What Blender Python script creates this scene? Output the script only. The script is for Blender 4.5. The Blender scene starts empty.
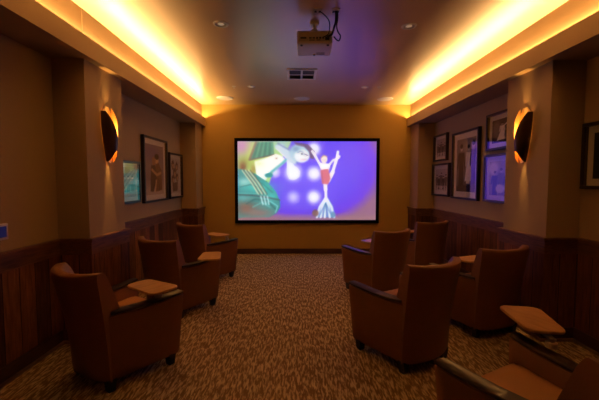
import bpy, bmesh, math, random
import numpy as np
from mathutils import Vector, Matrix
random.seed(4)
S = bpy.context.scene
COL = S.collection
PI = math.pi

# ------------------------------------------------------------------ object helpers
def link(o, parent=None):
    COL.objects.link(o)
    if parent is not None:
        o.parent = parent
    return o

def obj(name, bm, mat=None, parent=None, smooth=None, loc=None):
    bmesh.ops.recalc_face_normals(bm, faces=bm.faces[:])
    me = bpy.data.meshes.new(name)
    bm.to_mesh(me); bm.free()
    if mat is not None:
        me.materials.append(mat)
    if smooth is not None:
        for p in me.polygons:
            p.use_smooth = True
        try:
            me.set_sharp_from_angle(angle=math.radians(smooth))
        except Exception:
            pass
    o = bpy.data.objects.new(name, me)
    if loc is not None:
        o.location = loc
    return link(o, parent)

def tag(o, label, cat, group=None):
    o['label'] = label; o['category'] = cat
    if group: o['group'] = group
    return o

def thing(name, label, cat, loc=(0, 0, 0), rz=0.0, group=None):
    o = bpy.data.objects.new(name, None)
    o.empty_display_size = 0.1
    o.location = loc; o.rotation_euler = (0, 0, rz)
    link(o)
    return tag(o, label, cat, group)

def struct(name, bm, mat, smooth=None, label=None):
    o = obj(name, bm, mat, None, smooth)
    o['kind'] = 'structure'
    if label: o['label'] = label
    return o

# ------------------------------------------------------------------ mesh helpers
def box(bm, x0, x1, y0, y1, z0, z1, bev=0.0, seg=2, M=None):
    r = bmesh.ops.create_cube(bm, size=1.0)
    vs = r['verts']
    for v in vs:
        v.co = Vector((x0 + (v.co.x + .5) * (x1 - x0), y0 + (v.co.y + .5) * (y1 - y0), z0 + (v.co.z + .5) * (z1 - z0)))
    if bev > 0:
        es = list({e for v in vs for e in v.link_edges})
        rb = bmesh.ops.bevel(bm, geom=es, offset=bev, segments=seg, affect='EDGES', profile=.5)
        vs = list({v for f in rb['faces'] for v in f.verts} | {v for v in vs if v.is_valid})
    if M is not None:
        for v in vs:
            v.co = M @ v.co
    return bm

def BM(): return bmesh.new()

def loft(bm, rings, cap=True, closed=True):
    """rings: lists of equal-length point lists; closed ring loops"""
    R = [[bm.verts.new(p) for p in ring] for ring in rings]
    n = len(R[0])
    for a, b in zip(R[:-1], R[1:]):
        for i in range(n if closed else n - 1):
            j = (i + 1) % n
            bm.faces.new((a[i], a[j], b[j], b[i]))
    if cap and closed:
        bm.faces.new(R[0][::-1]); bm.faces.new(R[-1])
    return bm

def lathe(bm, prof, n=32, M=None, closed_prof=False):
    """prof: (r,z) list, revolved round z"""
    rings = []
    for r, z in prof:
        ring = []
        for i in range(n):
            a = 2 * PI * i / n
            p = Vector((r * math.cos(a), r * math.sin(a), z))
            ring.append(M @ p if M is not None else p)
        rings.append(ring)
    if closed_prof:
        rings.append(rings[0])
        R = [[bm.verts.new(p) for p in ring] for ring in rings[:-1]]
        R.append(R[0])
        for a, b in zip(R[:-1], R[1:]):
            for i in range(n):
                j = (i + 1) % n
                bm.faces.new((a[i], a[j], b[j], b[i]))
        return bm
    return loft(bm, rings)

def tube(bm, pts, r, n=8):
    pts = [Vector(p) for p in pts]
    # catmull-rom
    P = []
    for i in range(len(pts) - 1):
        p0 = pts[max(i - 1, 0)]; p1 = pts[i]; p2 = pts[i + 1]; p3 = pts[min(i + 2, len(pts) - 1)]
        for k in range(6):
            t = k / 6
            P.append(.5 * ((2 * p1) + (p2 - p0) * t + (2 * p0 - 5 * p1 + 4 * p2 - p3) * t * t + (3 * p1 - p0 - 3 * p2 + p3) * t ** 3))
    P.append(pts[-1])
    rings = []; up = Vector((0.31, .22, .9)).normalized()
    for i, p in enumerate(P):
        d = (P[min(i + 1, len(P) - 1)] - P[max(i - 1, 0)]).normalized()
        a = d.cross(up)
        if a.length < 1e-3: a = d.cross(Vector((1, 0, 0)))
        a.normalize(); b = d.cross(a).normalized()
        rings.append([p + a * r * math.cos(2 * PI * k / n) + b * r * math.sin(2 * PI * k / n) for k in range(n)])
    return loft(bm, rings)

def offset_poly(poly, d, side=1):
    """open polyline offset to its right (side=1) by d, mitred"""
    P = [Vector(p) for p in poly]; out = []
    for i, p in enumerate(P):
        ns = []
        if i > 0:
            t = (p - P[i - 1]).normalized(); ns.append(Vector((t.y, -t.x)) * side)
        if i < len(P) - 1:
            t = (P[i + 1] - p).normalized(); ns.append(Vector((t.y, -t.x)) * side)
        if len(ns) == 1:
            out.append(p + ns[0] * d)
        else:
            m = (ns[0] + ns[1]); m = m / (1 + ns[0].dot(ns[1]))
            out.append(p + m * d)
    return out

def strip(bm, poly, d0, d1, z0, z1, side=1):
    A = offset_poly(poly, d0, side); B = offset_poly(poly, d1, side)
    rings = [[(a.x, a.y, z0), (b.x, b.y, z0), (b.x, b.y, z1), (a.x, a.y, z1)] for a, b in zip(A, B)]
    return loft(bm, rings)

# ------------------------------------------------------------------ materials
def srgb(r, g, b):
    f = lambda c: (c / 12.92 if c <= .04045 else ((c + .055) / 1.055) ** 2.4)
    return (f(r / 255), f(g / 255), f(b / 255), 1)

def mat(name, color=(.5, .5, .5, 1), rough=.5, metal=0., emit=None, estr=0., spec=.5, bump=0., bscale=60., var=0., vscale=8., coat=0.):
    m = bpy.data.materials.new(name); m.use_nodes = True
    nt = m.node_tree; b = nt.nodes['Principled BSDF']
    b.inputs['Base Color'].default_value = color
    b.inputs['Roughness'].default_value = rough
    b.inputs['Metallic'].default_value = metal
    b.inputs['Specular IOR Level'].default_value = spec
    b.inputs['Coat Weight'].default_value = coat
    b.inputs['Coat Roughness'].default_value = .08
    if emit is not None:
        b.inputs['Emission Color'].default_value = emit
        b.inputs['Emission Strength'].default_value = estr
    tc = nt.nodes.new('ShaderNodeTexCoord')
    if var > 0:
        n = nt.nodes.new('ShaderNodeTexNoise'); n.inputs['Scale'].default_value = vscale; n.inputs['Detail'].default_value = 5
        nt.links.new(tc.outputs['Object'], n.inputs['Vector'])
        r = nt.nodes.new('ShaderNodeMix'); r.data_type = 'RGBA'
        r.inputs[6].default_value = tuple(c * (1 - var) for c in color[:3]) + (1,)
        r.inputs[7].default_value = tuple(min(1, c * (1 + var)) for c in color[:3]) + (1,)
        nt.links.new(n.outputs['Fac'], r.inputs[0]); nt.links.new(r.outputs[2], b.inputs['Base Color'])
    if bump > 0:
        n = nt.nodes.new('ShaderNodeTexNoise'); n.inputs['Scale'].default_value = bscale; n.inputs['Detail'].default_value = 3
        nt.links.new(tc.outputs['Object'], n.inputs['Vector'])
        bp = nt.nodes.new('ShaderNodeBump'); bp.inputs['Strength'].default_value = bump; bp.inputs['Distance'].default_value = .004
        nt.links.new(n.outputs['Fac'], bp.inputs['Height']); nt.links.new(bp.outputs['Normal'], b.inputs['Normal'])
    return m

def wood(name, c1, c2, rough=.4, scale=(2, 14, 2), planks=None, coat=0., spec=.5):
    m = bpy.data.materials.new(name); m.use_nodes = True
    nt = m.node_tree; L = nt.links; b = nt.nodes['Principled BSDF']
    b.inputs['Roughness'].default_value = rough; b.inputs['Coat Weight'].default_value = coat
    b.inputs['Specular IOR Level'].default_value = spec
    tc = nt.nodes.new('ShaderNodeTexCoord'); mp = nt.nodes.new('ShaderNodeMapping')
    mp.inputs['Scale'].default_value = scale
    L.new(tc.outputs['Object'], mp.inputs['Vector'])
    n = nt.nodes.new('ShaderNodeTexNoise'); n.inputs['Scale'].default_value = 3.; n.inputs['Detail'].default_value = 6; n.inputs['Distortion'].default_value = .6
    L.new(mp.outputs['Vector'], n.inputs['Vector'])
    r = nt.nodes.new('ShaderNodeValToRGB')
    r.color_ramp.elements[0].position = .3; r.color_ramp.elements[0].color = c1
    r.color_ramp.elements[1].position = .72; r.color_ramp.elements[1].color = c2
    L.new(n.outputs['Fac'], r.inputs['Fac'])
    out = r.outputs['Color']
    if planks:
        sx = nt.nodes.new('ShaderNodeSeparateXYZ'); L.new(tc.outputs['Object'], sx.inputs[0])
        ad = nt.nodes.new('ShaderNodeMath'); ad.operation = 'ADD'; L.new(sx.outputs['X'], ad.inputs[0]); L.new(sx.outputs['Y'], ad.inputs[1])
        mu = nt.nodes.new('ShaderNodeMath'); mu.operation = 'MULTIPLY'; mu.inputs[1].default_value = planks; L.new(ad.outputs[0], mu.inputs[0])
        fl = nt.nodes.new('ShaderNodeMath'); fl.operation = 'FLOOR'; L.new(mu.outputs[0], fl.inputs[0])
        fr = nt.nodes.new('ShaderNodeMath'); fr.operation = 'FRACT'; L.new(mu.outputs[0], fr.inputs[0])
        wn = nt.nodes.new('ShaderNodeTexWhiteNoise'); wn.noise_dimensions = '1D'; L.new(fl.outputs[0], wn.inputs['W'])
        mr = nt.nodes.new('ShaderNodeMapRange'); mr.inputs['To Min'].default_value = .5; mr.inputs['To Max'].default_value = 1.6
        L.new(wn.outputs['Value'], mr.inputs['Value'])
        gp = nt.nodes.new('ShaderNodeMath'); gp.operation = 'GREATER_THAN'; gp.inputs[1].default_value = .04; L.new(fr.outputs[0], gp.inputs[0])
        g2 = nt.nodes.new('ShaderNodeMath'); g2.operation = 'MULTIPLY'; L.new(gp.outputs[0], g2.inputs[0]); L.new(mr.outputs[0], g2.inputs[1])
        mx = nt.nodes.new('ShaderNodeVectorMath'); mx.operation = 'SCALE'; L.new(out, mx.inputs[0]); L.new(g2.outputs[0], mx.inputs['Scale'])
        out = mx.outputs[0]
        bp = nt.nodes.new('ShaderNodeBump'); bp.inputs['Strength'].default_value = .5; bp.inputs['Distance'].default_value = .004
        L.new(gp.outputs[0], bp.inputs['Height']); L.new(bp.outputs['Normal'], b.inputs['Normal'])
    L.new(out, b.inputs['Base Color'])
    return m

def carpet():
    m = bpy.data.materials.new('carpet'); m.use_nodes = True
    nt = m.node_tree; L = nt.links; b = nt.nodes['Principled BSDF']
    b.inputs['Roughness'].default_value = .95; b.inputs['Specular IOR Level'].default_value = .1
    tc = nt.nodes.new('ShaderNodeTexCoord')
    def strokes(rot, sc, seed):
        mp = nt.nodes.new('ShaderNodeMapping'); mp.inputs['Rotation'].default_value = (0, 0, rot)
        mp.inputs['Scale'].default_value = sc; mp.inputs['Location'].default_value = (seed, seed * 2, 0)
        L.new(tc.outputs['Object'], mp.inputs['Vector'])
        n = nt.nodes.new('ShaderNodeTexNoise'); n.inputs['Scale'].default_value = 1.; n.inputs['Detail'].default_value = 2.5; n.inputs['Roughness'].default_value = .6
        n.inputs['Distortion'].default_value = .35
        L.new(mp.outputs['Vector'], n.inputs['Vector'])
        return n.outputs['Fac']
    a = strokes(.10, (66, 12, 1), 1.3)
    c = strokes(-.5, (60, 14, 1), 7.1)
    big = strokes(0, (5, 4, 1), 3.)
    mx = nt.nodes.new('ShaderNodeMath'); mx.operation = 'GREATER_THAN'; mx.inputs[1].default_value = .52; L.new(big, mx.inputs[0])
    sel = nt.nodes.new('ShaderNodeMix'); sel.data_type = 'FLOAT'
    sel.inputs[0].default_value = .32
    L.new(a, sel.inputs[2]); L.new(c, sel.inputs[3])
    r = nt.nodes.new('ShaderNodeValToRGB')
    e = r.color_ramp.elements
    e[0].position = .46; e[0].color = (.175, .108, .044, 1)
    e[1].position = .59; e[1].color = (.55, .42, .25, 1)
    L.new(sel.outputs[0], r.inputs['Fac'])
    L.new(r.outputs['Color'], b.inputs['Base Color'])
    nf = nt.nodes.new('ShaderNodeTexNoise'); nf.inputs['Scale'].default_value = 300
    L.new(tc.outputs['Object'], nf.inputs['Vector'])
    bp = nt.nodes.new('ShaderNodeBump'); bp.inputs['Strength'].default_value = .4; bp.inputs['Distance'].default_value = .006
    L.new(nf.outputs['Fac'], bp.inputs['Height']); L.new(bp.outputs['Normal'], b.inputs['Normal'])
    return m

def glass_mat():
    m = bpy.data.materials.new('picture_glass'); m.use_nodes = True
    nt = m.node_tree; nt.nodes.clear(); L = nt.links
    o = nt.nodes.new('ShaderNodeOutputMaterial'); mx = nt.nodes.new('ShaderNodeMixShader')
    t = nt.nodes.new('ShaderNodeBsdfTransparent'); g = nt.nodes.new('ShaderNodeBsdfGlossy'); g.inputs['Roughness'].default_value = .02
    f = nt.nodes.new('ShaderNodeFresnel'); f.inputs['IOR'].default_value = 2.0
    ge = nt.nodes.new('ShaderNodeNewGeometry'); sb = nt.nodes.new('ShaderNodeMath'); sb.operation = 'SUBTRACT'; sb.inputs[0].default_value = 1
    mu = nt.nodes.new('ShaderNodeMath'); mu.operation = 'MULTIPLY'
    L.new(ge.outputs['Backfacing'], sb.inputs[1]); L.new(sb.outputs[0], mu.inputs[0]); 
    a1 = nt.nodes.new('ShaderNodeMath'); a1.operation = 'ADD'; a1.inputs[1].default_value = 1
    a2 = nt.nodes.new('ShaderNodeMath'); a2.operation = 'DIVIDE'
    a3 = nt.nodes.new('ShaderNodeMath'); a3.operation = 'MULTIPLY'; a3.inputs[1].default_value = 2      # front and back face of the pane
    L.new(f.outputs[0], a1.inputs[0]); L.new(f.outputs[0], a2.inputs[0]); L.new(a1.outputs[0], a2.inputs[1])
    L.new(a2.outputs[0], a3.inputs[0]); L.new(a3.outputs[0], mu.inputs[1])
    L.new(mu.outputs[0], mx.inputs[0]); L.new(t.outputs[0], mx.inputs[1]); L.new(g.outputs[0], mx.inputs[2]); L.new(mx.outputs[0], o.inputs['Surface'])
    return m

M = {}
M['paint'] = mat('wall_paint', (.40, .29, .162, 1), .75, spec=.25, bump=.15, bscale=180)
M['warm_lit_paint'] = mat('warm_lit_wall_paint', (.47, .31, .085, 1), .75, spec=.25, bump=.15, bscale=180)  # same wall paint; warm light without the screen's blue put into the colour
M['ceil'] = mat('ceiling_paint', (.66, .49, .30, 1), .33, spec=.95, coat=.35)
M['ceil'].node_tree.nodes['Principled BSDF'].inputs['Coat Roughness'].default_value = .32
M['cove'] = mat('cove_paint', (.38, .265, .14, 1), .6, spec=.25)
M['carpet'] = carpet()
M['wains'] = wood('wainscot_planks', (.085, .030, .011, 1), (.21, .078, .028, 1), .55, (14, 14, 1.6), planks=6.5, spec=.2)
M['rail'] = wood('rail_wood', (.09, .034, .014, 1), (.20, .080, .030, 1), .45, (6, 2, 20), spec=.3)
M['base'] = wood('baseboard_wood', (.045, .018, .012, 1), (.09, .034, .02, 1), .4, (4, 4, 20))
M['shoe'] = wood('shoe_mould_highlit', (.16, .08, .045, 1), (.26, .14, .08, 1), .4, (4, 4, 20))  # highlight along the quarter-round put into a lighter wood colour
M['leather'] = mat('brown_leather', (.19, .071, .021, 1), .5, spec=.35, bump=.25, bscale=220, var=.12, vscale=9)
M['seat'] = mat('tan_leather', (.36, .155, .045, 1), .55, spec=.4, bump=.25, bscale=220, var=.1, vscale=9)
M['cap'] = wood('dark_arm_wood', (.022, .011, .008, 1), (.04, .018, .012, 1), .34, (10, 2, 10), coat=.12, spec=.4)
M['tablet'] = wood('honey_wood', (.50, .25, .085, 1), (.66, .37, .15, 1), .33, (9, 2, 6))
M['black'] = mat('black_wood', (.012, .011, .011, 1), .4)
M['metal'] = mat('steel', (.55, .53, .5, 1), .3, 1.)
M['frame'] = wood('dark_frame', (.012, .006, .005, 1), (.03, .012, .009, 1), .3, (8, 8, 8))
M['mat'] = mat('mat_board', (.82, .77, .68, 1), .9, spec=.1)
M['glass'] = glass_mat()
M['velvet'] = mat('black_velvet', (.004, .004, .005, 1), .9, spec=.1)
M['white'] = mat('white_plastic', (.72, .69, .63, 1), .45)
M['whitem'] = mat('white_metal', (.86, .84, .80, 1), .45)
M['baffle'] = mat('downlight_baffle', (.42, .39, .35, 1), .5)
M['proj'] = mat('projector_plastic', (.74, .70, .66, 1), .5)
M['dark'] = mat('dark_plastic', (.02, .02, .022, 1), .5)
M['cable'] = mat('black_cable', (.012, .012, .013, 1), .5)
M['bronze'] = mat('dark_bronze', (.075, .035, .018, 1), .42, .7)
M['gold'] = mat('gold_leaf', (1., .68, .24, 1), .45, .6, bump=.3, bscale=60)
M['lampw'] = mat('lamp_lens', (.8, .75, .65, 1), .4, emit=(1, .75, .45, 1), estr=.22)
M['led'] = mat('led_strip_glow', (.9, .8, .6, 1), .5, emit=(1., .56, .17, 1), estr=1.6)
M['bulb'] = mat('warm_bulb', (.9, .8, .6, 1), .5, emit=(1., .68, .28, 1), estr=12.)
M['grille'] = mat('speaker_grille', (.84, .82, .78, 1), .6, bump=.4, bscale=500)
M['blueled'] = mat('keypad_screen', (.01, .01, .02, 1), .3, emit=(.02, .04, .30, 1), estr=.12)

# ------------------------------------------------------------------ room
YB, YR = 6.74, -2.0          # screen wall, rear wall
XL, XR = -2.12, 2.56         # recessed side walls
PL, PR = -1.84, 2.26         # pier faces
ZC = 2.94; ZS = 2.515        # ceiling, soffit
P0, P1, Q0 = 3.03, 3.66, 6.30
LP = [(XL, YR), (XL, P0), (PL, P0), (PL, P1), (XL, P1), (XL, Q0), (PL, Q0), (PL, YB)]
RP = [(XR, YR), (XR, P0), (PR, P0), (PR, P1), (XR, P1), (XR, Q0), (PR, Q0), (PR, YB)]

b = BM(); box(b, -2.6, 3.05, YR - .2, YB + .2, -.15, 0); struct('floor', b, M['carpet'])
b = BM(); box(b, -2.6, 3.05, YR - .2, YB + .2, ZC, ZC + .15); struct('ceiling', b, M['ceil'])
b = BM(); box(b, -2.6, 3.05, YB, YB + .2, 0, ZC); struct('wall_far', b, M['warm_lit_paint'])
b = BM(); box(b, -2.6, 3.05, YR - .2, YR, 0, ZC); struct('wall_rear', b, M['paint'])
b = BM(); strip(b, LP, -.2, 0, 0, ZC, 1); struct('wall_left', b, M['paint'])
b = BM(); strip(b, RP, -.2, 0, 0, ZC, -1); struct('wall_right', b, M['paint'])

def cove(name, xw, xf, xr, sgn):
    """soffit slab from the wall to the fascia, fascia with lip and riser up to the ceiling"""
    b = BM()
    # profile in x-z : soffit bottom, fascia, lip, trough, riser
    lip = .012 * sgn
    prof = [(xw, ZS), (xf, ZS), (xf, 2.682), (xf - lip, 2.682), (xf - lip, 2.60), (xr, 2.60), (xr, ZC), (xw, ZC)]
    loft(b, [[(x, y, z) for x, z in prof] for y in (YR, YB)])
    return struct(name, b, M['cove'])
cove('trim_1', XL - .1, -1.77, -1.845, 1)
cove('trim_2', XR + .1, 2.18, 2.245, -1)

for side, poly, sg in (('left', LP, 1), ('right', RP, -1)):
    b = BM(); strip(b, poly, -.02, .022, .10, .80, sg); struct('wall_%s_wainscot' % side, b, M['wains'])
    b = BM(); strip(b, poly, -.02, .03, .80, .915, sg)
    struct('trim_%d' % (3 if sg == 1 else 4), b, M['rail'])
    b = BM(); strip(b, poly, -.02, .05, .915, .945, sg)
    bmesh.ops.bevel(b, geom=[e for e in b.edges if abs(e.verts[0].co.z - e.verts[1].co.z) < 1e-4 and e.calc_length() > .1], offset=.006, segments=2, affect='EDGES')
    struct('trim_%d' % (5 if sg == 1 else 6), b, M['rail'])
    b = BM(); strip(b, poly, -.02, .032, 0, .125, sg)
    struct('baseboard_' + side, b, M['base'])
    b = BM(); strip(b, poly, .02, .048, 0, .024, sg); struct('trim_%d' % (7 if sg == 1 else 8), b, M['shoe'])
b = BM(); box(b, PL, PR, YB - .02, YB + .02, 0, .10, .004); struct('baseboard_far', b, M['base'])

# ------------------------------------------------------------------ painted pictures (colour attributes)
class Raster:
    gain, lift = 1., 0.
    def __init__(s, W, H, x0, x1, y0, y1, bg):
        s.W, s.H = W, H
        xs = np.linspace(x0, x1, W); ys = np.linspace(y0, y1, H)
        s.X, s.Y = np.meshgrid(xs, ys)
        s.a = np.zeros((H, W, 3)); s.a[:] = np.array(bg) / 255.
        s.px = (x1 - x0) / W
    def mixin(s, m, c):
        s.a = s.a * (1 - m[..., None]) + m[..., None] * np.array(c) / 255.
    def blob(s, cx, cy, rx, ry, c, soft=.2, k=1., rot=0.):
        dx, dy = s.X - cx, s.Y - cy
        u = dx * math.cos(rot) + dy * math.sin(rot); v = -dx * math.sin(rot) + dy * math.cos(rot)
        d = np.sqrt((u / rx) ** 2 + (v / ry) ** 2)
        s.mixin(np.clip((1 - d) / soft + .5, 0, 1) * k, c)
    def glow(s, cx, cy, rx, ry, c, k=1., p=2.):
        d = ((s.X - cx) / rx) ** 2 + ((s.Y - cy) / ry) ** 2
        s.mixin(np.exp(-d ** (p / 2)) * k, c)
    def poly(s, pts, c, k=1., soft=None):
        soft = soft or s.px * 1.2
        ins = np.zeros(s.X.shape, bool); dm = np.full(s.X.shape, 1e9)
        n = len(pts)
        for i in range(n):
            (xa, ya), (xb, yb) = pts[i], pts[(i + 1) % n]
            if ya != yb:
                cond = ((ya > s.Y) != (yb > s.Y)) & (s.X < (xb - xa) * (s.Y - ya) / (yb - ya) + xa)
                ins ^= cond
            l2 = (xb - xa) ** 2 + (yb - ya) ** 2 + 1e-9
            t = np.clip(((s.X - xa) * (xb - xa) + (s.Y - ya) * (yb - ya)) / l2, 0, 1)
            dm = np.minimum(dm, np.hypot(s.X - xa - t * (xb - xa), s.Y - ya - t * (yb - ya)))
        sd = np.where(ins, dm, -dm)
        s.mixin(np.clip(sd / soft + .5, 0, 1) * k, c)
    def line(s, pts, w, c, k=1.):
        dm = np.full(s.X.shape, 1e9)
        for (xa, ya), (xb, yb) in zip(pts[:-1], pts[1:]):
            l2 = (xb - xa) ** 2 + (yb - ya) ** 2 + 1e-9
            t = np.clip(((s.X - xa) * (xb - xa) + (s.Y - ya) * (yb - ya)) / l2, 0, 1)
            dm = np.minimum(dm, np.hypot(s.X - xa - t * (xb - xa), s.Y - ya - t * (yb - ya)))
        s.mixin(np.clip((w / 2 - dm) / (s.px * 1.2) + .5, 0, 1) * k, c)
    def linear(s):
        a = np.clip(s.a, 0, 1)
        a = np.clip(.5 + (a - .5) * s.gain + s.lift, 0, 1)
        return np.where(a <= .04045, a / 12.92, ((a + .055) / 1.055) ** 2.4)

def grid_mesh(name, ras, w, h, material, parent, Mx):
    """picture plane in local x (width) / z (height), facing -y ; row 0 = top"""
    W, H = ras.W, ras.H
    me = bpy.data.meshes.new(name)
    u = np.linspace(-w / 2, w / 2, W); v = np.linspace(h, 0, H)
    U, V = np.meshgrid(u, v)
    co = np.stack([U.ravel(), np.zeros(U.size), V.ravel()], 1)
    idx = np.arange(W * H).reshape(H, W)
    f = np.stack([idx[1:, :-1], idx[1:, 1:], idx[:-1, 1:], idx[:-1, :-1]], -1).reshape(-1, 4)
    me.from_pydata([tuple(Mx @ Vector(c)) for c in co.tolist()], [], f.tolist())
    at = me.color_attributes.new('picture', 'FLOAT_COLOR', 'POINT')
    lin = ras.linear().reshape(-1, 3)
    at.data.foreach_set('color', np.concatenate([lin, np.ones((len(lin), 1))], 1).astype(np.float32).ravel())
    me.materials.append(material); me.update()
    return link(bpy.data.objects.new(name, me), parent)

def attr_mat(name, emit=0., rough=.6, base=True):
    m = bpy.data.materials.new(name); m.use_nodes = True
    nt = m.node_tree; b = nt.nodes['Principled BSDF']; b.inputs['Roughness'].default_value = rough
    b.inputs['Specular IOR Level'].default_value = .2
    a = nt.nodes.new('ShaderNodeAttribute'); a.attribute_name = 'picture'
    if base: nt.links.new(a.outputs['Color'], b.inputs['Base Color'])
    else: b.inputs['Base Color'].default_value = (.3, .3, .3, 1)
    if emit:
        nt.links.new(a.outputs['Color'], b.inputs['Emission Color']); b.inputs['Emission Strength'].default_value = emit
    return m
M['screenpic'] = attr_mat('projected_picture', emit=1.05, base=False)
M['print'] = attr_mat('photo_print')

# ---- projection screen
SX0, SX1, SZ0, SZ1 = -1.205, 1.645, .615, 2.288
SCX = (SX0 + SX1) / 2; SW = SX1 - SX0; SH = SZ1 - SZ0; FB = .062
scr = thing('projection_screen', 'wide wall-mounted projection screen with black border showing a cheerleading picture', 'projection screen', (SCX, YB - .012, SZ0))
b = BM()
for (x0, x1, z0, z1) in ((-SW / 2, SW / 2, 0, FB), (-SW / 2, SW / 2, SH - FB, SH), (-SW / 2, -SW / 2 + FB, FB, SH - FB), (SW / 2 - FB, SW / 2, FB, SH - FB)):
    box(b, x0, x1, -.028, .012, z0, z1, .003, 1)
obj('border_frame', b, M['velvet'], scr)
b = BM(); box(b, -SW / 2 + .02, SW / 2 - .02, -.010, .010, .02, SH - .02); obj('backing', b, M['dark'], scr)
R = Raster(300, 170, 42, 553, 38, 328, (88, 64, 232))
R.glow(320, 160, 170, 120, (104, 86, 250), .85)
for gx in range(196, 360, 10):
    R.line([(gx, 130), (gx, 285)], 2.2, (120, 106, 246), .4)
for gy in range(130, 290, 11):
    R.line([(195, gy), (355, gy)], 2.2, (120, 106, 246), .4)
d = np.sqrt(((R.X - 290) / 250) ** 2 + ((R.Y - 130) / 190) ** 2)
R.mixin(np.clip((d - .78) / .24, 0, 1) * .6, (104, 48, 226))
R.mixin(np.clip((d - 1.0) / .2, 0, 1) * .95, (146, 104, 130))
R.mixin(np.clip((R.Y - 300) / 20, 0, 1) * .8, (150, 112, 124))
for cx, cy, r, k in ((322, 66, 25, 1), (246, 152, 32, 1.), (323, 156, 26, 1), (246, 243, 24, .5), (322, 243, 25, 1.), (178, 150, 22, .7)):
    R.glow(cx, cy, r, r, (222, 224, 255), k, 3.2)
    R.glow(cx, cy, r * .6, r * .6, (255, 255, 255), k * .8, 2.)
# --- large figure bending over on the left, in a wide teal skirt
R.poly([(42, 38), (240, 38), (226, 66), (206, 96), (172, 150), (158, 192), (110, 172), (42, 152)], (176, 212, 132), 1, 4)
R.glow(58, 56, 34, 36, (190, 128, 186), .9); R.glow(92, 96, 20, 40, (186, 214, 96), .6); R.glow(66, 112, 26, 24, (136, 150, 70), .6)
R.glow(60, 132, 14, 20, (120, 66, 58), .9); R.glow(100, 140, 12, 22, (150, 120, 62), .7)
R.glow(204, 52, 30, 20, (150, 192, 214), .85)
R.poly([(112, 42), (172, 40), (176, 86), (86, 106)], (60, 142, 124), 1)
for i in range(9):
    R.line([(112 + i * 7, 42), (90 + i * 10, 102 - i * 2)], 2.4, (30, 86, 88) if i % 2 else (120, 190, 160), .75)
R.line([(84, 107), (176, 86)], 4, (104, 70, 80), .9); R.line([(110, 42), (86, 104)], 9, (132, 104, 100), .8)
R.poly([(104, 112), (150, 98), (182, 84), (202, 90), (224, 110), (200, 130), (156, 160), (138, 192), (112, 174)], (250, 250, 244), 1, 5)
R.glow(120, 120, 18, 12, (226, 240, 176), .7); R.blob(184, 100, 5, 3, (120, 96, 90), .8, .7)
R.line([(148, 166), (176, 142), (204, 120), (222, 104)], 10, (70, 176, 190), .8); R.blob(156, 162, 15, 8, (20, 150, 160), .5)
R.poly([(222, 106), (236, 96), (250, 128), (270, 148), (268, 168), (250, 178), (232, 176), (224, 150)], (240, 246, 255), .95, 5)
R.poly([(178, 54), (204, 48), (236, 72), (262, 100), (256, 122), (234, 116), (210, 92)], (196, 214, 232), 1, 5)
R.line([(190, 46), (232, 70), (264, 120)], 6, (98, 124, 166), .65); R.line([(182, 62), (220, 98)], 4, (236, 244, 250), .8)
R.blob(270, 80, 38, 33, (170, 204, 224), .3); R.blob(278, 92, 27, 23, (240, 244, 248), .4); R.glow(256, 66, 14, 10, (100, 140, 176), .7)
R.line([(262, 80), (274, 74), (284, 78)], 3, (84, 104, 140), .8); R.line([(288, 84), (300, 90)], 3.5, (74, 58, 110), .85); R.blob(278, 84, 5, 3, (60, 66, 96), .5, .8)
R.line([(274, 103), (284, 106), (294, 102)], 3, (176, 120, 150), .8); R.line([(284, 84), (288, 96)], 2, (170, 180, 200), .8)
R.poly([(246, 40), (300, 48), (326, 74), (322, 104), (308, 100), (304, 76), (286, 58), (258, 52)], (96, 78, 122), .9, 4)
sk = [(42, 140), (66, 142), (108, 158), (150, 186), (182, 222), (197, 256), (198, 280), (184, 302), (158, 317), (42, 319)]
R.poly(sk, (30, 146, 150), 1)
R.glow(118, 206, 60, 20, (64, 204, 194), .8); R.glow(66, 186, 26, 14, (190, 226, 218), .75); R.glow(168, 240, 22, 18, (84, 210, 206), .6)
R.glow(70, 284, 46, 30, (128, 92, 82), .95); R.glow(122, 302, 54, 18, (146, 112, 110), .85); R.glow(60, 246, 24, 12, (110, 180, 178), .6)
R.line([(42, 234), (96, 236), (150, 244), (197, 254)], 4.5, (52, 66, 80), .85); R.line([(42, 228), (110, 230)], 2.5, (150, 214, 206), .6)
for pts, c in (([(72, 268), (104, 250), (150, 256), (180, 288)], (18, 84, 92)), ([(96, 280), (130, 262), (160, 280)], (90, 190, 190)), ([(160, 258), (188, 276), (180, 300)], (150, 222, 226)), ([(50, 206), (90, 196), (130, 214)], (20, 110, 116)), ([(130, 190), (170, 226)], (16, 112, 118))):
    R.line(pts, 4, c, .7)
for i in range(3):
    R.line([(58 + i * 12, 144), (92 + i * 13, 190), (118 + i * 13, 232)], 4.2, (240, 232, 196), .95)
    R.line([(63 + i * 12, 144), (97 + i * 13, 190), (123 + i * 13, 232)], 3, (60, 52, 46), .85)
    R.line([(126 + i * 12, 240), (134 + i * 11, 270)], 4.5, (236, 246, 246), .9)
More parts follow.
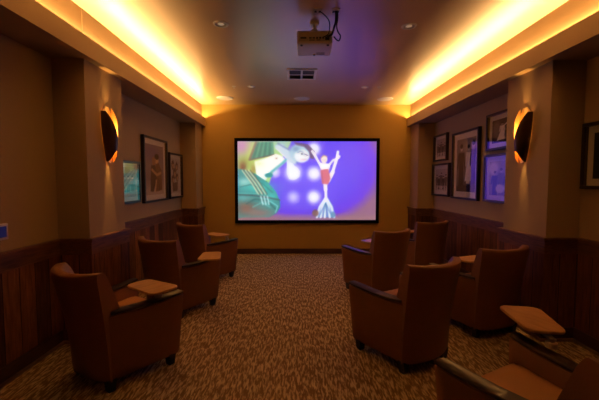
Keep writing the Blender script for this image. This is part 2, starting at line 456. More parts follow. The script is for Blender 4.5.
# --- raised cheerleader on the right, one leg held up by the foot, partners' arms below
R.poly([(328, 318), (346, 284), (360, 246), (376, 246), (394, 276), (403, 318)], (128, 160, 222), .9, 5)
for xa in (334, 348, 363, 382, 398):
    R.line([(367, 244), ((366 + xa) / 2 + (xa - 366) * .2, 280), (xa, 318)], 8, (226, 240, 250), .95)
for xa in (341, 356, 372, 390):
    R.line([(367, 264), ((366 + xa) / 2, 290), (xa, 318)], 3.2, (44, 110, 176), .8)
R.blob(328, 302, 12, 13, (120, 92, 98), .5); R.blob(394, 308, 8, 12, (90, 150, 190), .5)
R.line([(364, 186), (366, 215)], 14, (246, 240, 246), 1); R.line([(366, 212), (368, 256)], 10, (240, 236, 246), 1)
R.line([(376, 182), (392, 150)], 15, (246, 240, 246), 1); R.line([(390, 154), (406, 104)], 11, (246, 242, 248), 1); R.line([(405, 108), (411, 76)], 9, (252, 252, 255), 1)
R.line([(406, 94), (418, 92)], 6, (250, 248, 255), 1)
R.line([(316, 74), (330, 96), (348, 128)], 9, (246, 238, 246), 1); R.line([(414, 98), (392, 108), (374, 130)], 8, (246, 234, 242), 1)
R.poly([(341, 116), (384, 120), (378, 148), (350, 148)], (250, 248, 252), 1, 4)
R.poly([(346, 142), (376, 138), (384, 174), (376, 196), (352, 194)], (212, 112, 136), 1, 4); R.line([(352, 150), (356, 190)], 4, (178, 84, 116), .7)
R.blob(360, 104, 12, 14, (246, 232, 228), .35); R.line([(350, 98), (358, 89), (370, 94)], 5, (206, 164, 130), .8); R.line([(354, 106), (366, 107)], 2, (150, 110, 120), .7)
for _ in range(2):      # the projected image is a little soft
    q = np.pad(R.a, ((1, 1), (1, 1), (0, 0)), mode='edge')
    q = (q[:-2] + 2 * q[1:-1] + q[2:]) / 4
    R.a = (q[:, :-2] + 2 * q[:, 1:-1] + q[:, 2:]) / 4
grid_mesh('projected_picture', R, SW - 2 * FB, SH - 2 * FB, M['screenpic'], scr, Matrix.Translation((0, -.013, FB)))

# ------------------------------------------------------------------ framed pictures on the side walls
def picture(xw, sg, y0, y1, z0, z1, ras, label, group, mw=.075, fw=.03):
    """hangs on the wall x = xw, facing sg (+1 = to the right, -1 = to the left)"""
    w, h = y1 - y0, z1 - z0
    # local: x width, -y out of the wall
    t = thing('framed_picture', label, 'picture', (xw, (y0 + y1) / 2, z0), PI / 2 if sg > 0 else -PI / 2, group)
    D = .05
    b = BM()
    for (a0, a1, c0, c1) in ((-w / 2, w / 2, 0, fw), (-w / 2, w / 2, h - fw, h), (-w / 2, -w / 2 + fw, fw, h - fw), (w / 2 - fw, w / 2, fw, h - fw)):
        box(b, a0, a1, -D, -.001, c0, c1, .003, 1)
    obj('frame', b, M['frame'], t)
    b = BM(); box(b, -w / 2 + .01, w / 2 - .01, -.012, -.003, .01, h - .01); obj('mat_board', b, M['mat'], t)
    grid_mesh('print', ras, w - 2 * (fw + mw), h - 2 * (fw + mw), M['print'], t, Matrix.Translation((0, -.0135, fw + mw)))
    b = BM(); box(b, -w / 2 + fw - .004, w / 2 - fw + .004, -.042, -.040, fw - .004, h - fw + .004)
    obj('glass', b, M['glass'], t)
    return t

def art(kind, bg=(120, 112, 104)):
    R = Raster(44, 64, 0, 100, 0, 140, bg)
    R.gain, R.lift = 1.2, .08
    K = (26, 22, 22); G = (86, 80, 76); Lt = (214, 206, 196)
    def person(x, top, s, body, skin=(190, 180, 170), wide=1.):
        R.blob(x, top + 8 * s, 5.5 * s, 7 * s, skin, .3)
        R.blob(x, top + 4 * s, 6 * s, 5 * s, K, .3)
        R.poly([(x - 9 * s * wide, top + 18 * s), (x + 9 * s * wide, top + 18 * s), (x + 8 * s * wide, top + 52 * s), (x + 9 * s * wide, top + 96 * s), (x - 9 * s * wide, top + 96 * s), (x - 8 * s * wide, top + 52 * s)], body)
        R.line([(x - 9 * s * wide, top + 20 * s), (x - 13 * s * wide, top + 50 * s)], 5 * s, body)
        R.line([(x + 9 * s * wide, top + 20 * s), (x + 13 * s * wide, top + 50 * s)], 5 * s, body)
    if kind == 'couple':            # a man in a dark suit beside a figure in white
        R.mixin(np.clip((R.Y - 20) / 140, 0, 1) * .8, (70, 66, 66)); R.blob(70, 40, 34, 40, (160, 150, 140), .6, .7)
        person(26, 14, 1.25, K, wide=1.2); person(64, 18, 1.05, Lt); R.poly([(56, 60), (74, 60), (84, 112), (46, 112)], (226, 220, 214))
        person(88, 10, 1.2, K, wide=.9); R.poly([(0, 126), (100, 118), (100, 140), (0, 140)], (46, 42, 42))
    elif kind == 'troupe':          # a row of dancers
        R.mixin(np.clip((70 - R.Y) / 90, 0, 1) * .8, (176, 168, 158))
        for i, x in enumerate((12, 30, 48, 66, 86)):
            person(x, 36 + (i % 2) * 9 - (i == 2) * 12, .9, K if i % 2 else G)
            R.line([(x - 4, 110), (x - 12, 138)], 5, (190, 182, 172)); R.line([(x + 4, 110), (x + 10, 138)], 5, Lt)
    elif kind == 'dancer':          # one dancer in a pale dress on a dark stage
        R.mixin(np.ones(R.X.shape) * .85, (52, 46, 44)); R.blob(24, 60, 20, 50, (110, 102, 96), .7)
        person(52, 22, 1., Lt); R.poly([(44, 70), (62, 70), (84, 122), (26, 126)], (216, 208, 200)); R.line([(60, 44), (88, 20)], 6, Lt)
        R.blob(84, 96, 18, 40, K, .5)
    elif kind == 'band':            # three players crowded together
        R.mixin(np.ones(R.X.shape) * .6, (156, 148, 138)); R.blob(20, 30, 24, 26, (206, 198, 188), .6)
        person(28, 40, 1.05, K, wide=1.3); person(58, 30, 1.1, G, wide=1.2); person(84, 46, .95, K, wide=1.2); R.blob(54, 112, 22, 18, Lt, .4)
    elif kind == 'poster':          # tall sepia poster: one big embracing pair
        R.mixin(np.ones(R.X.shape) * .95, (128, 112, 122)); R.mixin(np.clip((R.Y - 96) / 30, 0, 1), (176, 160, 146))
        R.blob(34, 26, 40, 20, (110, 96, 130), .8)
        R.blob(60, 40, 11, 13, (196, 160, 116), .3); R.blob(44, 46, 10, 12, (150, 110, 80), .3); R.blob(61, 32, 12, 8, K, .4)
        R.poly([(70, 48), (88, 70), (90, 128), (52, 132), (44, 84), (56, 54)], (106, 74, 54)); R.poly([(30, 58), (52, 56), (58, 96), (40, 132), (24, 130), (26, 88)], (60, 44, 42))
        R.line([(34, 70), (60, 84), (82, 78)], 8, (180, 142, 100)); R.line([(56, 100), (50, 130)], 6, (190, 160, 120)); R.line([(70, 96), (74, 128)], 4, (52, 38, 34))
    elif kind == 'portraits':       # pale sheet with several dark heads
        R.mixin(np.ones(R.X.shape) * .95, (190, 176, 166))
        for x, y, r in ((30, 26, 15), (70, 30, 14), (48, 60, 17), (74, 76, 13), (28, 84, 13)):
            R.blob(x, y, r, r * 1.25, (96, 66, 48), .35); R.blob(x + 2, y + 4, r * .55, r * .7, (196, 156, 120), .4)
        R.poly([(20, 100), (80, 94), (76, 132), (26, 134)], (110, 84, 70))
    elif kind == 'group':           # pale print with soft standing figures
        R.mixin(np.ones(R.X.shape) * .8, (120, 128, 112))
        for x in (22, 50, 78):
            person(x, 40, .9, G, wide=1.3)
        R.poly([(0, 118), (100, 112), (100, 140), (0, 140)], (170, 166, 156))
    else:                           # stage scene in deep green shade
        R.mixin(np.ones(R.X.shape) * .97, (16, 26, 20)); R.blob(66, 84, 22, 38, (30, 104, 66), .8); R.blob(56, 38, 9, 11, (120, 90, 70), .5); R.blob(80, 48, 8, 10, (84, 66, 54), .5)
        R.poly([(44, 52), (70, 50), (74, 128), (40, 130)], (24, 60, 44), .8)
    return R

GL = 'framed pictures on the left wall'; GR = 'framed pictures on the right wall'
picture(XL, 1, 4.02, 4.575, 1.172, 1.705, art('group'), 'small dark-framed picture half hidden behind the left pier, glass mirroring the green of the screen', GL, .05)
picture(XL, 1, 4.69, 5.55, 1.145, 2.09, art('poster'), 'largest dark-framed sepia poster on the left wall', GL, .075)
picture(XL, 1, 5.64, 6.27, 1.155, 1.925, art('portraits'), 'narrow framed sheet of brown heads, left wall picture closest to the screen', GL, .06)
picture(XR, -1, 5.70, 6.24, 1.80, 2.265, art('troupe', (150, 142, 134)), 'small framed black and white photo, upper one closest to the screen on the right wall', GR, .05)
picture(XR, -1, 5.60, 6.28, 1.19, 1.755, art('troupe', (170, 160, 150)), 'framed photo of a row of dancers, low on the right wall nearest the screen', GR, .065)
picture(XR, -1, 4.70, 5.50, 1.175, 2.205, art('couple'), 'largest framed photo on the right wall, dark suited man beside a figure in white', GR, .085)
picture(XR, -1, 3.93, 4.52, 1.845, 2.315, art('dancer'), 'framed black and white dancer photo high beside the right pier, above the blue-lit one', GR, .06)
picture(XR, -1, 3.93, 4.55, 1.18, 1.795, art('band'), 'framed photo low beside the right pier, its glass full of blue screen reflection', GR, .06)
picture(XR, -1, 2.28, 2.99, 1.385, 1.955, art('green'), 'dark green framed print on the right wall nearest the camera, before the pier', GR, .06)

# ------------------------------------------------------------------ lounge chairs
AZ0, AZ1 = .545, .560         # arm top under the cap, rear / front
def arm_line(t, z, side, off=0.):
    """outer face of the arm, t 0 rear .. 1 front"""
    k = (z - .10) / .47
    xr = .255 + (.262 - .255) * k; xf = .315 + (.345 - .315) * k
    yr = -.235; yf = .278 + .03 * k
    x = xr + (xf - xr) * t - off; y = yr + (yf - yr) * t
    return side * x, y
def arm_top(t): return AZ0 + (AZ1 - AZ0) * t - .014 * math.sin(PI * t)

def back_pt(s, z, depth, inner=False):
    """s -1..1 across the back; depth = distance in from the outer face"""
    k = max(0., (z - .10) / .74)
    hw = .262 + .026 * k ** 1.3
    yend = -.235 - .085 * k ** 1.5; bow = .070 + .05 * min(1, k ** 2)
    x = hw * s
    y = yend - bow * (1 - abs(s) ** 2.4)
    n = Vector((-.55 * x / hw * abs(s), 1)).normalized()
    return Vector((x + n.x * depth * .55, y + n.y * depth, z))

def make_chair():
    t = thing('lounge_chair', 'x', 'chair')
    # --- arms
    for side in (-1, 1):
        b = BM(); rings = []
        N = 14
        for i in range(N + 1):
            u = i / N; zt = arm_top(u); ring = []
            r = .02
            rr = .012 if 0 < i < N else .0
            for z, off in ((.076, .012), (.10, 0), (.33, 0), (zt - .01, 0), (zt, .012), (zt, .066), (zt - .01, .078), (.33, .078), (.076, .078)):
                x, y = arm_line(u, z, side, off)
                ring.append((x, y, z))
            rings.append(ring)
        # rounded front end
        xs = []
        for ring in (rings[-1],):
            c = [sum(p[k] for p in ring) / len(ring) for k in range(3)]
            rings.append([(c[0] + (p[0] - c[0]) * .86, p[1] + .012, c[2] + (p[2] - c[2]) * .985) for p in ring])
        loft(b, rings)
        a = obj('arm', b, M['leather'], t, smooth=50)
        b = BM(); rings = []
        for i in range(N + 1):
            u = .04 + .975 * i / N; zt = arm_top(u) + .0015
            w0, w1 = -.006, .082
            sh = 1.0 if i < N - 1 else (.93 if i == N - 1 else .8)
            mid = (w0 + w1) / 2; hw = (w1 - w0) / 2 * sh
            ring = []
            for off, dz in ((mid - hw, .004), (mid - hw + .006, 0), (mid + hw - .006, 0), (mid + hw, .004), (mid + hw, .015), (mid + hw - .006, .020), (mid - hw + .006, .020), (mid - hw, .015)):
                x, y = arm_line(u, zt, side, off); ring.append((x, y, zt + dz))
            rings.append(ring)
        loft(b, rings)
        obj('arm_cap', b, M['cap'], t, smooth=40)
    # --- backrest: curved, leaning, thick at the seat and thin at the top
    b = BM(); NS = 20; outer = []; inner = []
    zs = [.076, .10, .25, .40, .52, .62, .72, .79, .82, .835, .84]
    for z in zs:
        k = (z - .10) / .74
        th =   .140 - .050 * max(0, (z - .45) / .39)
        e = 0. if z < .815 else (.006 if z < .83 else (.012 if z < .838 else .018))
        if z < .09: e = .012
        ring = []
        crest = lambda s: (.010 * s * s if z > .6 else 0)
        for i in range(NS + 1):
            s = -1 + 2 * i / NS
            p = back_pt(s, z, e); p.z += crest(s) * (k if k > 0 else 0); ring.append(p)
        for i in range(NS, -1, -1):
            s = -1 + 2 * i / NS
            wing = .045 * max(0, abs(s) - .55) / .45 * (1 - max(0, (z - .5) / .34))
            p = back_pt(s * .985, z, th - e + wing); p.z += crest(s) * (k if k > 0 else 0); ring.append(p)
        outer.append(ring)
    loft(b, outer)
    obj('backrest', b, M['leather'], t, smooth=50)
    # --- seat base and cushion
    b = BM()
    def trap(z, m, y0=-.24, y1=.265):
        return [(-.19 + m, y0 + m, z), (.19 - m, y0 + m, z), (.262 - m, y1 - m, z), (-.262 + m, y1 - m, z)]
    loft(b, [trap(.082, .005), trap(.315, 0)])
    obj('seat_base', b, M['leather'], t)
    b = BM(); loft(b, [trap(.317, .02, -.12, .29), trap(.325, .003, -.12, .295), trap(.425, .003, -.12, .295), trap(.450, .02, -.12, .282), trap(.464, .06, -.12, .262)])
    bmesh.ops.bevel(b, geom=[e for e in b.edges if abs(e.verts[0].co.z - e.verts[1].co.z) > .005], offset=.014, segments=3, affect='EDGES')
    obj('seat_cushion', b, M['seat'], t, smooth=50)
    # --- feet
    for x, y in ((-.272, .235), (.272, .235), (-.225, -.215), (.225, -.215)):
        b = BM()
        f = lambda h, z: [(x - h, y - h, z), (x + h, y - h, z), (x + h, y + h, z), (x - h, y + h, z)]
        loft(b, [f(.021, 0.), f(.023, .004), f(.031, .09)])
        obj('foot', b, M['black'], t)
    return t

def make_tablet(t, cx, cy, rot):
    """wooden writing tablet on a pivot at the front of the right arm (long side along local x at rot 0)"""
    px, py = .305, .12
    b = BM(); pts = []
    W, H, rad = .19, .118, .055
    for (sx, sy, a0) in ((1, 1, 0), (-1, 1, 90), (-1, -1, 180), (1, -1, 270)):
        hw = W; hh = H * (1. if sx > 0 else .86)
        for k in range(7):
            a = math.radians(a0 + 90 * k / 6)
            pts.append((sx * (hw - rad) + rad * math.cos(a), sy * (hh - rad) + rad * math.sin(a)))
    ca, sa = math.cos(rot), math.sin(rot)
    T = lambda x, y, z: (cx + x * ca - y * sa, cy + x * sa + y * ca, z)
    loft(b, [[T(x * s, y * s, z) for x, y in pts] for s, z in ((.93, .634), (.985, .638), (1., .645), (.995, .652), (.975, .655))])
    tb = obj('tablet', b, M['tablet'], t, smooth=35)
    b = BM()
    lathe(b, [(.0, .585), (.028, .585), (.028, .612), (.016, .614), (.016, .626), (.0, .626)], 16, Matrix.Translation((px, py, 0)))
    d = Vector((cx - px, cy - py, 0)); n = d.normalized() if d.length > 1e-4 else Vector((1, 0, 0)); q = Vector((-n.y, n.x, 0)) * .016
    p0 = Vector((px, py, 0)) - n * .016; p1 = Vector((cx, cy, 0)) + n * .03
    loft(b, [[p0 + q + Vector((0, 0, z)), p0 - q + Vector((0, 0, z)), p1 - q + Vector((0, 0, z)), p1 + q + Vector((0, 0, z))] for z in (.624, .6345)])
    obj('tablet_bracket', b, M['metal'], t, smooth=35)

proto = make_chair()
CH = 'brown lounge chairs facing the screen'
chairs = [   # x, y, heading (deg, + = turned to the left), tablet centre + turn, label
    (-1.36, 2.60, -33, (.22, .12, 0), 'brown leather lounge chair nearest the camera in the left row, tablet across its lap'),
    (-1.332, 3.846, -27, (.46, .0, -55), 'middle brown lounge chair of the left row, tablet swung out past its arm'),
    (-1.341, 5.07, -34, (.10, .10, 0), 'brown lounge chair of the left row standing closest to the screen wall'),
    (1.125, 1.482, 27, (.445, .295, 52), 'lounge chair cut off by the lower right picture corner, its tan seat seen from above'),
    (.91, 2.80, 29, (.38, .08, -20), 'brown lounge chair seen whole from behind at the right edge of the aisle'),
    (1.83, 3.36, 18, (.06, .10, 0), 'lounge chair beside the right pier, round-cornered tablet showing left of its backrest'),
    (1.061, 4.433, 26.5, (.06, .10, 0), 'brown lounge chair right of the aisle closest to the screen, purple glint on its arm'),
    (1.956, 5.329, 18, (.0, .08, 0), 'dark brown lounge chair farthest back by the right wall, behind another chair'),
]
for i, (x, y, a, tb, lab) in enumerate(chairs):
    if i == 0:
        r = proto
    else:
        r = proto.copy(); COL.objects.link(r)
        for ch in parts:
            c = ch.copy(); COL.objects.link(c); c.parent = r
    if i == 0:
        parts = [o for o in COL.objects if o.parent == proto]
    r.location = (x, y, 0); r.rotation_euler = (0, 0, math.radians(a))
    tag(r, lab, 'chair', CH)
    make_tablet(r, tb[0], tb[1], math.radians(tb[2]))

# ------------------------------------------------------------------ wall sconces
def sconce(xw, sg, y, label):
    """a dark wrapped leaf open along its front, its gold inside facing the far side"""
    z0, z1 = 1.635, 2.175
    t = thing('wall_sconce', label, 'wall lamp', (xw, y, z0), 0, 'wrapped metal wall sconces')
    Hh = z1 - z0; R0 = .098
    def P(th, z, r):
        u = z / Hh
        rr = r * (.58 + .42 * math.sin(PI * u * .72))
        return Vector((sg * (.004 + rr * math.sin(th)), -rr * math.cos(th) + .040 * (1 - u) ** 1.5, z))
    def sheet(b, rows, r0, r1, m=18):
        """rows: list of functions theta-fraction -> (theta, z)"""
        n = len(rows) - 1
        G = []
        for r in (r0, r1):
            G.append([[b.verts.new(P(*row(j / m), r)) for j in range(m + 1)] for row in rows])
        va, vb = G
        for i in range(n):
            for j in range(m):
                b.faces.new((va[i][j], va[i][j + 1], va[i + 1][j + 1], va[i + 1][j]))
                b.faces.new((vb[i][j], vb[i + 1][j], vb[i + 1][j + 1], vb[i][j + 1]))
        for i in range(n):
            b.faces.new((va[i][0], va[i + 1][0], vb[i + 1][0], vb[i][0])); b.faces.new((va[i][m], vb[i][m], vb[i + 1][m], va[i + 1][m]))
        for j in range(m):
            b.faces.new((va[0][j], vb[0][j], vb[0][j + 1], va[0][j + 1])); b.faces.new((va[n][j], va[n][j + 1], vb[n][j + 1], vb[n][j]))
    tab = ((.0, 64), (.08, 104), (.2, 121), (.30, 116), (.42, 100), (.55, 84), (.73, 62), (.84, 42), (.90, 28))
    def edge(u):
        for (a, x), (c, w) in zip(tab[:-1], tab[1:]):
            if u <= c: return math.radians(x + (w - x) * (u - a) / (c - a))
        return math.radians(tab[-1][1])
    N = 30
    def near_row(i):
        u = .015 + .875 * i / N
        ed = edge((u - .015) / .875 * .90)
        return lambda f: (math.radians(1) + (ed - math.radians(1)) * f, Hh * u + Hh * .16 * math.sin(ed * f) ** 3 * (1 - i / N) ** 2)
    def far_row(i):
        def g(f):
            th = math.radians(116 + 63 * f); sn = math.sin(th)
            zb = .075 * sn ** 1.4; zt = Hh - .20 * sn ** 1.5
            return th, zb + (zt - zb) * i / N
        return g
    for rows in ([near_row(i) for i in range(N + 1)], [far_row(i) for i in range(N + 1)]):
        b = BM(); sheet(b, rows, R0, R0 - .003); o = obj('shade_leaf', b, M['bronze'], t, smooth=60)
        b = BM(); sheet(b, rows, R0 - .0032, R0 - .0045); obj('gold_liner', b, M['gold'], o, smooth=60)
    b = BM(); rings = []
    for i in range(25):
        u = i / 24; zz = Hh * u; top = max(0., (u - .84) / .16)
        rr = R0 * (.58 + .42 * math.sin(PI * u * .72)) - .006; yc = .040 * (1 - u) ** 1.5
        ya = -rr + (rr * .9) * top if u > .84 else (-rr if u > .1 else -rr * (u / .1) ** .5 * .9 - .001)
        yb = rr - rr * .35 * top ** 2 if u > .1 else rr * (.5 + .5 * u / .1)
        rings.append([(sg * .0005, ya + yc, zz), (sg * .006, ya + yc, zz), (sg * .006, yb + yc, zz), (sg * .0005, yb + yc, zz)])
    loft(b, rings); obj('backplate', b, M['gold'], t)
    b = BM(); lathe(b, [(0, -.03), (.012, -.03), (.015, 0), (.012, .05), (0, .055)], 12, Matrix.Translation((sg * .038, .01, Hh * .42))); obj('bulb', b, M['bulb'], t, smooth=60)
    def lamp(kind, e, dx, dz, rx=0., size=40):
        l = bpy.data.lights.new('sconce_lamp', kind); l.energy = e; l.color = (1, .50, .13) if kind == 'SPOT' else (1, .72, .32); l.shadow_soft_size = .012
        if kind == 'SPOT':
            l.spot_size = math.radians(size); l.spot_blend = 1.
        o = bpy.data.objects.new('sconce_lamp', l); COL.objects.link(o); o.location = (xw + sg * dx, y + .012, z0 + dz); o.rotation_euler = (rx, 0, 0)
    lamp('SPOT', 24., .033, Hh * .62, PI, 29); lamp('SPOT', 24., .033, Hh * .28, 0., 27)
    lamp('POINT', 1.1, .045, Hh * .56)
    return t
sconce(PL, 1, 3.345, 'dark bronze wall sconce with gold inside on the left pier')
sconce(PR, -1, 3.345, 'dark bronze wall sconce with gold inside on the right pier')

# ------------------------------------------------------------------ ceiling fittings
def downlight(x, y, label):
    t = thing('recessed_light', label, 'ceiling light', (x, y, ZC), 0, 'recessed ceiling lights')
    b = BM(); lathe(b, [(.052, -.003), (.056, -.009), (.070, -.006), (.075, .002), (.052, .002)], 40, closed_prof=True); obj('trim_ring', b, M['whitem'], t, smooth=40)
    b = BM(); lathe(b, [(0, -.0012), (.0515, -.0012), (.0515, -.0002), (0, -.0002)], 32); obj('baffle', b, M['baffle'], t)
    b = BM(); lathe(b, [(0, -.006), (.02, -.005), (.030, -.0014), (0, -.0013)], 24); obj('lamp', b, M['lampw'], t, smooth=40)
downlight(-.71, 3.318, 'round recessed ceiling light left of the projector')
downlight(1.085, 3.342, 'round recessed ceiling light right of the projector')

def speaker(x, y, label):
    t = thing('ceiling_speaker', label, 'speaker', (x, y, ZC), 0, 'round ceiling speakers above the screen wall')
    b = BM(); lathe(b, [(.128, -.001), (.128, -.010), (.138, -.009), (.145, -.001)], 40, closed_prof=True); obj('rim', b, M['whitem'], t, smooth=40)
    b = BM(); lathe(b, [(0, -.009), (.1275, -.007), (.1275, -.0005), (0, -.0005)], 40); obj('grille', b, M['grille'], t, smooth=30)
speaker(-1.275, 6.218, 'round white ceiling speaker at the left end, by the left cove')
speaker(.109, 6.241, 'round white ceiling speaker in the middle, above the screen centre')
speaker(1.62, 6.263, 'round white ceiling speaker at the right end, by the right cove')

def eyeball(x, y, label):
    t = thing('ceiling_spotlight', label, 'ceiling light', (x, y, ZC), 0, 'small ceiling spotlights')
    b = BM(); lathe(b, [(.038, -.001), (.040, -.010), (.056, -.006), (.060, -.001)], 32, closed_prof=True); obj('trim_ring', b, M['whitem'], t, smooth=40)
    b = BM(); lathe(b, [(0, -.012), (.022, -.010), (.0375, -.002), (0, -.001)], 24); obj('lens', b, M['lampw'], t, smooth=40)
eyeball(-.708, 5.458, 'small round ceiling spotlight left of the air vent')
eyeball(1.095, 5.473, 'small round ceiling spotlight right of the air vent')
def sprinkler(x, y, label):
    t = thing('sprinkler_head', label, 'sprinkler', (x, y, ZC), 0, 'ceiling sprinkler heads')
    b = BM(); lathe(b, [(0, -.002), (.022, -.003), (.034, -.0005), (.034, .003), (0, .003)], 24); obj('escutcheon', b, M['whitem'], t, smooth=40)
    b = BM(); lathe(b, [(0, -.03), (.013, -.03), (.013, -.027), (.004, -.026), (.005, -.003), (0, -.003)], 16); obj('deflector', b, M['whitem'], t, smooth=40)
sprinkler(-.976, 5.46, 'tiny sprinkler head on the ceiling left of the small left spotlight')
sprinkler(1.317, 5.471, 'tiny sprinkler head on the ceiling right of the small right spotlight')

# air vent, two by two dark louvre fields in a white frame
t = thing('air_vent', 'square white air vent with dark louvres in the middle of the ceiling', 'air vent', (.08, 4.83, ZC))
b = BM(); w, h = .205, .225
for x0, x1, y0, y1 in ((-w, w, -h, -h + .035), (-w, w, h - .035, h), (-w, -w + .035, -h + .035, h - .035), (w - .035, w, -h + .035, h - .035), (-.014, .014, -h + .035, h - .035), (-w + .035, -.014, -.014, .014), (.014, w - .035, -.014, .014)):
    box(b, x0, x1, y0, y1, -.012, -.001)
obj('frame', b, M['whitem'], t)
b = BM(); box(b, -w + .03, w - .03, -h + .03, h - .03, -.002, -.0005); obj('backing', b, M['dark'], t)
for qx in (-1, 1):
    for qy in (-1, 1):
        b = BM()
        for k in range(5):
            yc = qy * (.03 + k * .034)
            box(b, min(qx * .016, qx * (w - .037)), max(qx * .016, qx * (w - .037)), -.012, .012, -.0015, .0005, M=Matrix.Translation((0, yc, -.0055)) @ Matrix.Rotation(.35 * qy, 4, 'X'))
        obj('louvre', b, M['grillev'] if 'grillev' in M else M.setdefault('grillev', mat('vent_louvre', (.10, .095, .09, 1), .5)), t)

# projector hung from the ceiling
pj = thing('ceiling_projector', 'white projector hanging from the ceiling on a short white mount', 'projector', (.175, 3.29, ZC), math.radians(-2.0))
PZ0, PZ1 = -.248, -.135
b = BM(); box(b, -.160, .160, -.160, .160, PZ0, PZ1, .012, 3); obj('body', b, M['proj'], pj, smooth=40)
b = BM(); box(b, -.142, .142, -.1615, -.1595, PZ0 + .018, PZ1 - .014); pp = obj('port_panel', b, mat('port_panel_grey', (.52, .48, .44, 1), .5), pj)
for x0, x1, z0, z1 in ((-.128, -.075, .040, .054), (-.05, -.028, .040, .052), (-.020, .002, .040, .052), (.012, .030, .038, .054), (.040, .058, .038, .054), (.068, .082, .038, .054), (-.05, .0, .024, .031), (.014, .052, .024, .031), (.094, .130, .026, .054)):
    b = BM(); box(b, x0, x1, -.1622, -.161, PZ0 + z0, PZ0 + z1); obj('port', b, M['dark'], pp)
b = BM(); lathe(b, [(0, 0), (.034, 0), (.034, .02), (.028, .022), (.02, .012), (0, .01)], 24, Matrix.Translation((.07, .158, -.19)) @ Matrix.Rotation(-PI / 2, 4, 'X')); obj('lens', b, M['dark'], pj, smooth=40)
b = BM()
for k in range(5):
    box(b, .02, .10, .06 + k * .016, .067 + k * .016, PZ0 - .0012, PZ0 + .002)
obj('underside_grille', b, mat('projector_grille', (.30, .28, .27, 1), .5), pj)
for x, y in ((-.12, -.12), (.12, -.12), (0, .12)):
    b = BM(); lathe(b, [(0, -.008), (.011, -.008), (.012, 0), (0, 0)], 14, Matrix.Translation((x, y, PZ0))); obj('foot', b, M['dark'], pj)
b = BM(); lathe(b, [(0, PZ1 - .002), (.035, PZ1 - .002), (.035, PZ1 + .006), (.018, PZ1 + .012), (.016, -.02), (0, -.02)], 24); box(b, -.040, .040, -.035, .035, -.024, .001, .006)
box(b, -.03, .03, -.012, .012, -.085, -.060, .003)
obj('mount', b, M['white'], pj, smooth=40)

def plate(name, x, y, label):
    t = thing(name, label, 'outlet plate', (x, y, ZC))
    b = BM(); box(b, -.037, .037, -.048, .048, -.006, .001, .003); obj('cover_plate', b, M['white'], t)
    for dx in (-.018, .018):
        b = BM(); box(b, dx - .010, dx + .010, -.016, .016, -.0075, -.0055); obj('socket', b, M['dark'], t)
plate('outlet_plate', .190, 3.06, 'white outlet plate on the ceiling above the back of the projector')
plate('outlet_plate', .348, 3.06, 'white outlet plate on the ceiling right of the projector, black cables dropping from it')
def cable(pts, r, label):
    b = BM(); tube(b, pts, r); o = obj('cable', b, M['cable'], smooth=60); tag(o, label, 'cable')
cable([(.208, 3.06, 2.936), (.24, 3.065, 2.918), (.283, 3.07, 2.875), (.298, 3.07, 2.825), (.290, 3.08, 2.760), (.262, 3.10, 2.742), (.25, 3.122, 2.748)], .0045, 'thin black cable looping from the left ceiling plate to the projector')
cable([(.348, 3.05, 2.936), (.350, 3.05, 2.89), (.347, 3.05, 2.84), (.335, 3.05, 2.80), (.318, 3.06, 2.745), (.292, 3.08, 2.735), (.283, 3.125, 2.748)], .009, 'thick black cable hanging from the right ceiling plate to the projector')
cable([(.366, 3.065, 2.938), (.368, 3.08, 2.88), (.360, 3.085, 2.82), (.372, 3.08, 2.77), (.392, 3.075, 2.735), (.384, 3.09, 2.70), (.362, 3.11, 2.715), (.343, 3.135, 2.75)], .006, 'black spare cable ending in a loop beside the projector, under the right ceiling plate')

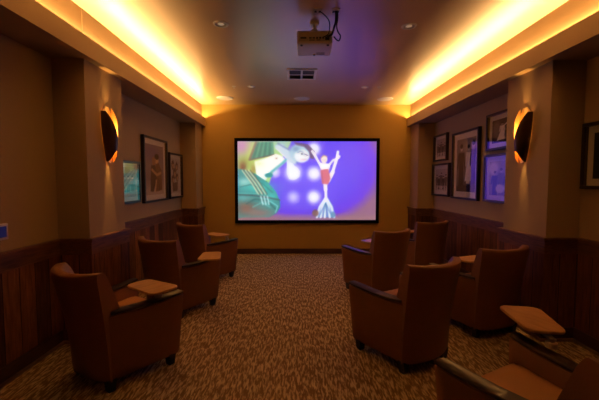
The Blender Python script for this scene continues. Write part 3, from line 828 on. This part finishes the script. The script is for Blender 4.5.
# keypad on the near left wall
t = thing('wall_keypad', 'small white wall keypad with a blue screen on the left wall', 'keypad', (XL, 2.415, 1.032), PI / 2)
b = BM(); box(b, -.075, .075, -.018, -.0005, 0, .118, .004); obj('housing', b, M['white'], t, smooth=40)
b = BM(); box(b, -.058, .058, -.0195, -.0175, .02, .098); obj('screen', b, M['blueled'], t)

# cove light strips
def led(xr, sg, label):
    """strip fixed to the riser just above the trough, throwing its light up and into the room"""
    b = BM(); box(b, xr - .002, xr + .002, 1.3, YB - .05, 2.652, 2.664)
    o = obj('light_strip', b, M['led']); tag(o, label, 'light strip', 'cove light strips')
    n = 6; y0 = 1.3; seg = (YB - y0 - .05) / n
    for k in range(n):
        l = bpy.data.lights.new('cove_lamp', 'AREA'); l.shape = 'RECTANGLE'; l.size = .012; l.size_y = seg
        l.energy = COVE_W / n; l.color = COVE_C
        lo = bpy.data.objects.new('cove_lamp', l); COL.objects.link(lo); lo.location = (xr + sg * .018, y0 + seg * (k + .5), 2.668)
        lo.rotation_euler = (PI, sg * math.radians(38), 0)
COVE_W = 72.; COVE_C = (1., .57, .20)
led(-1.845, 1, 'warm light strip hidden in the left ceiling cove')
led(2.245, -1, 'warm light strip hidden in the right ceiling cove')

# ------------------------------------------------------------------ world, camera, view
w = bpy.data.worlds.new('world'); S.world = w; w.use_nodes = True
w.node_tree.nodes['Background'].inputs['Color'].default_value = (0, 0, 0, 1)
w.node_tree.nodes['Background'].inputs['Strength'].default_value = 0

F = 340.
pitch = math.atan((200 - 180.5) / F); yaw = math.atan((299.5 - 296) / F)
cam = bpy.data.cameras.new('camera'); cam.sensor_fit = 'HORIZONTAL'; cam.sensor_width = 36; cam.lens = 36 * F / 599
cam.clip_start = .02
co = bpy.data.objects.new('camera', cam); COL.objects.link(co)
co.location = (0, 0, 1.46); co.rotation_euler = (PI / 2 - pitch, 0, -yaw)
S.camera = co
S.view_settings.view_transform = 'Standard'; S.view_settings.look = 'None'
S.view_settings.exposure = 0; S.view_settings.gamma = 1
S.view_settings.use_curve_mapping = False
S.cycles.use_denoising = True
S.cycles.max_bounces = 10; S.cycles.diffuse_bounces = 6; S.cycles.glossy_bounces = 5; S.cycles.transparent_max_bounces = 12
S.cycles.sample_clamp_indirect = 4
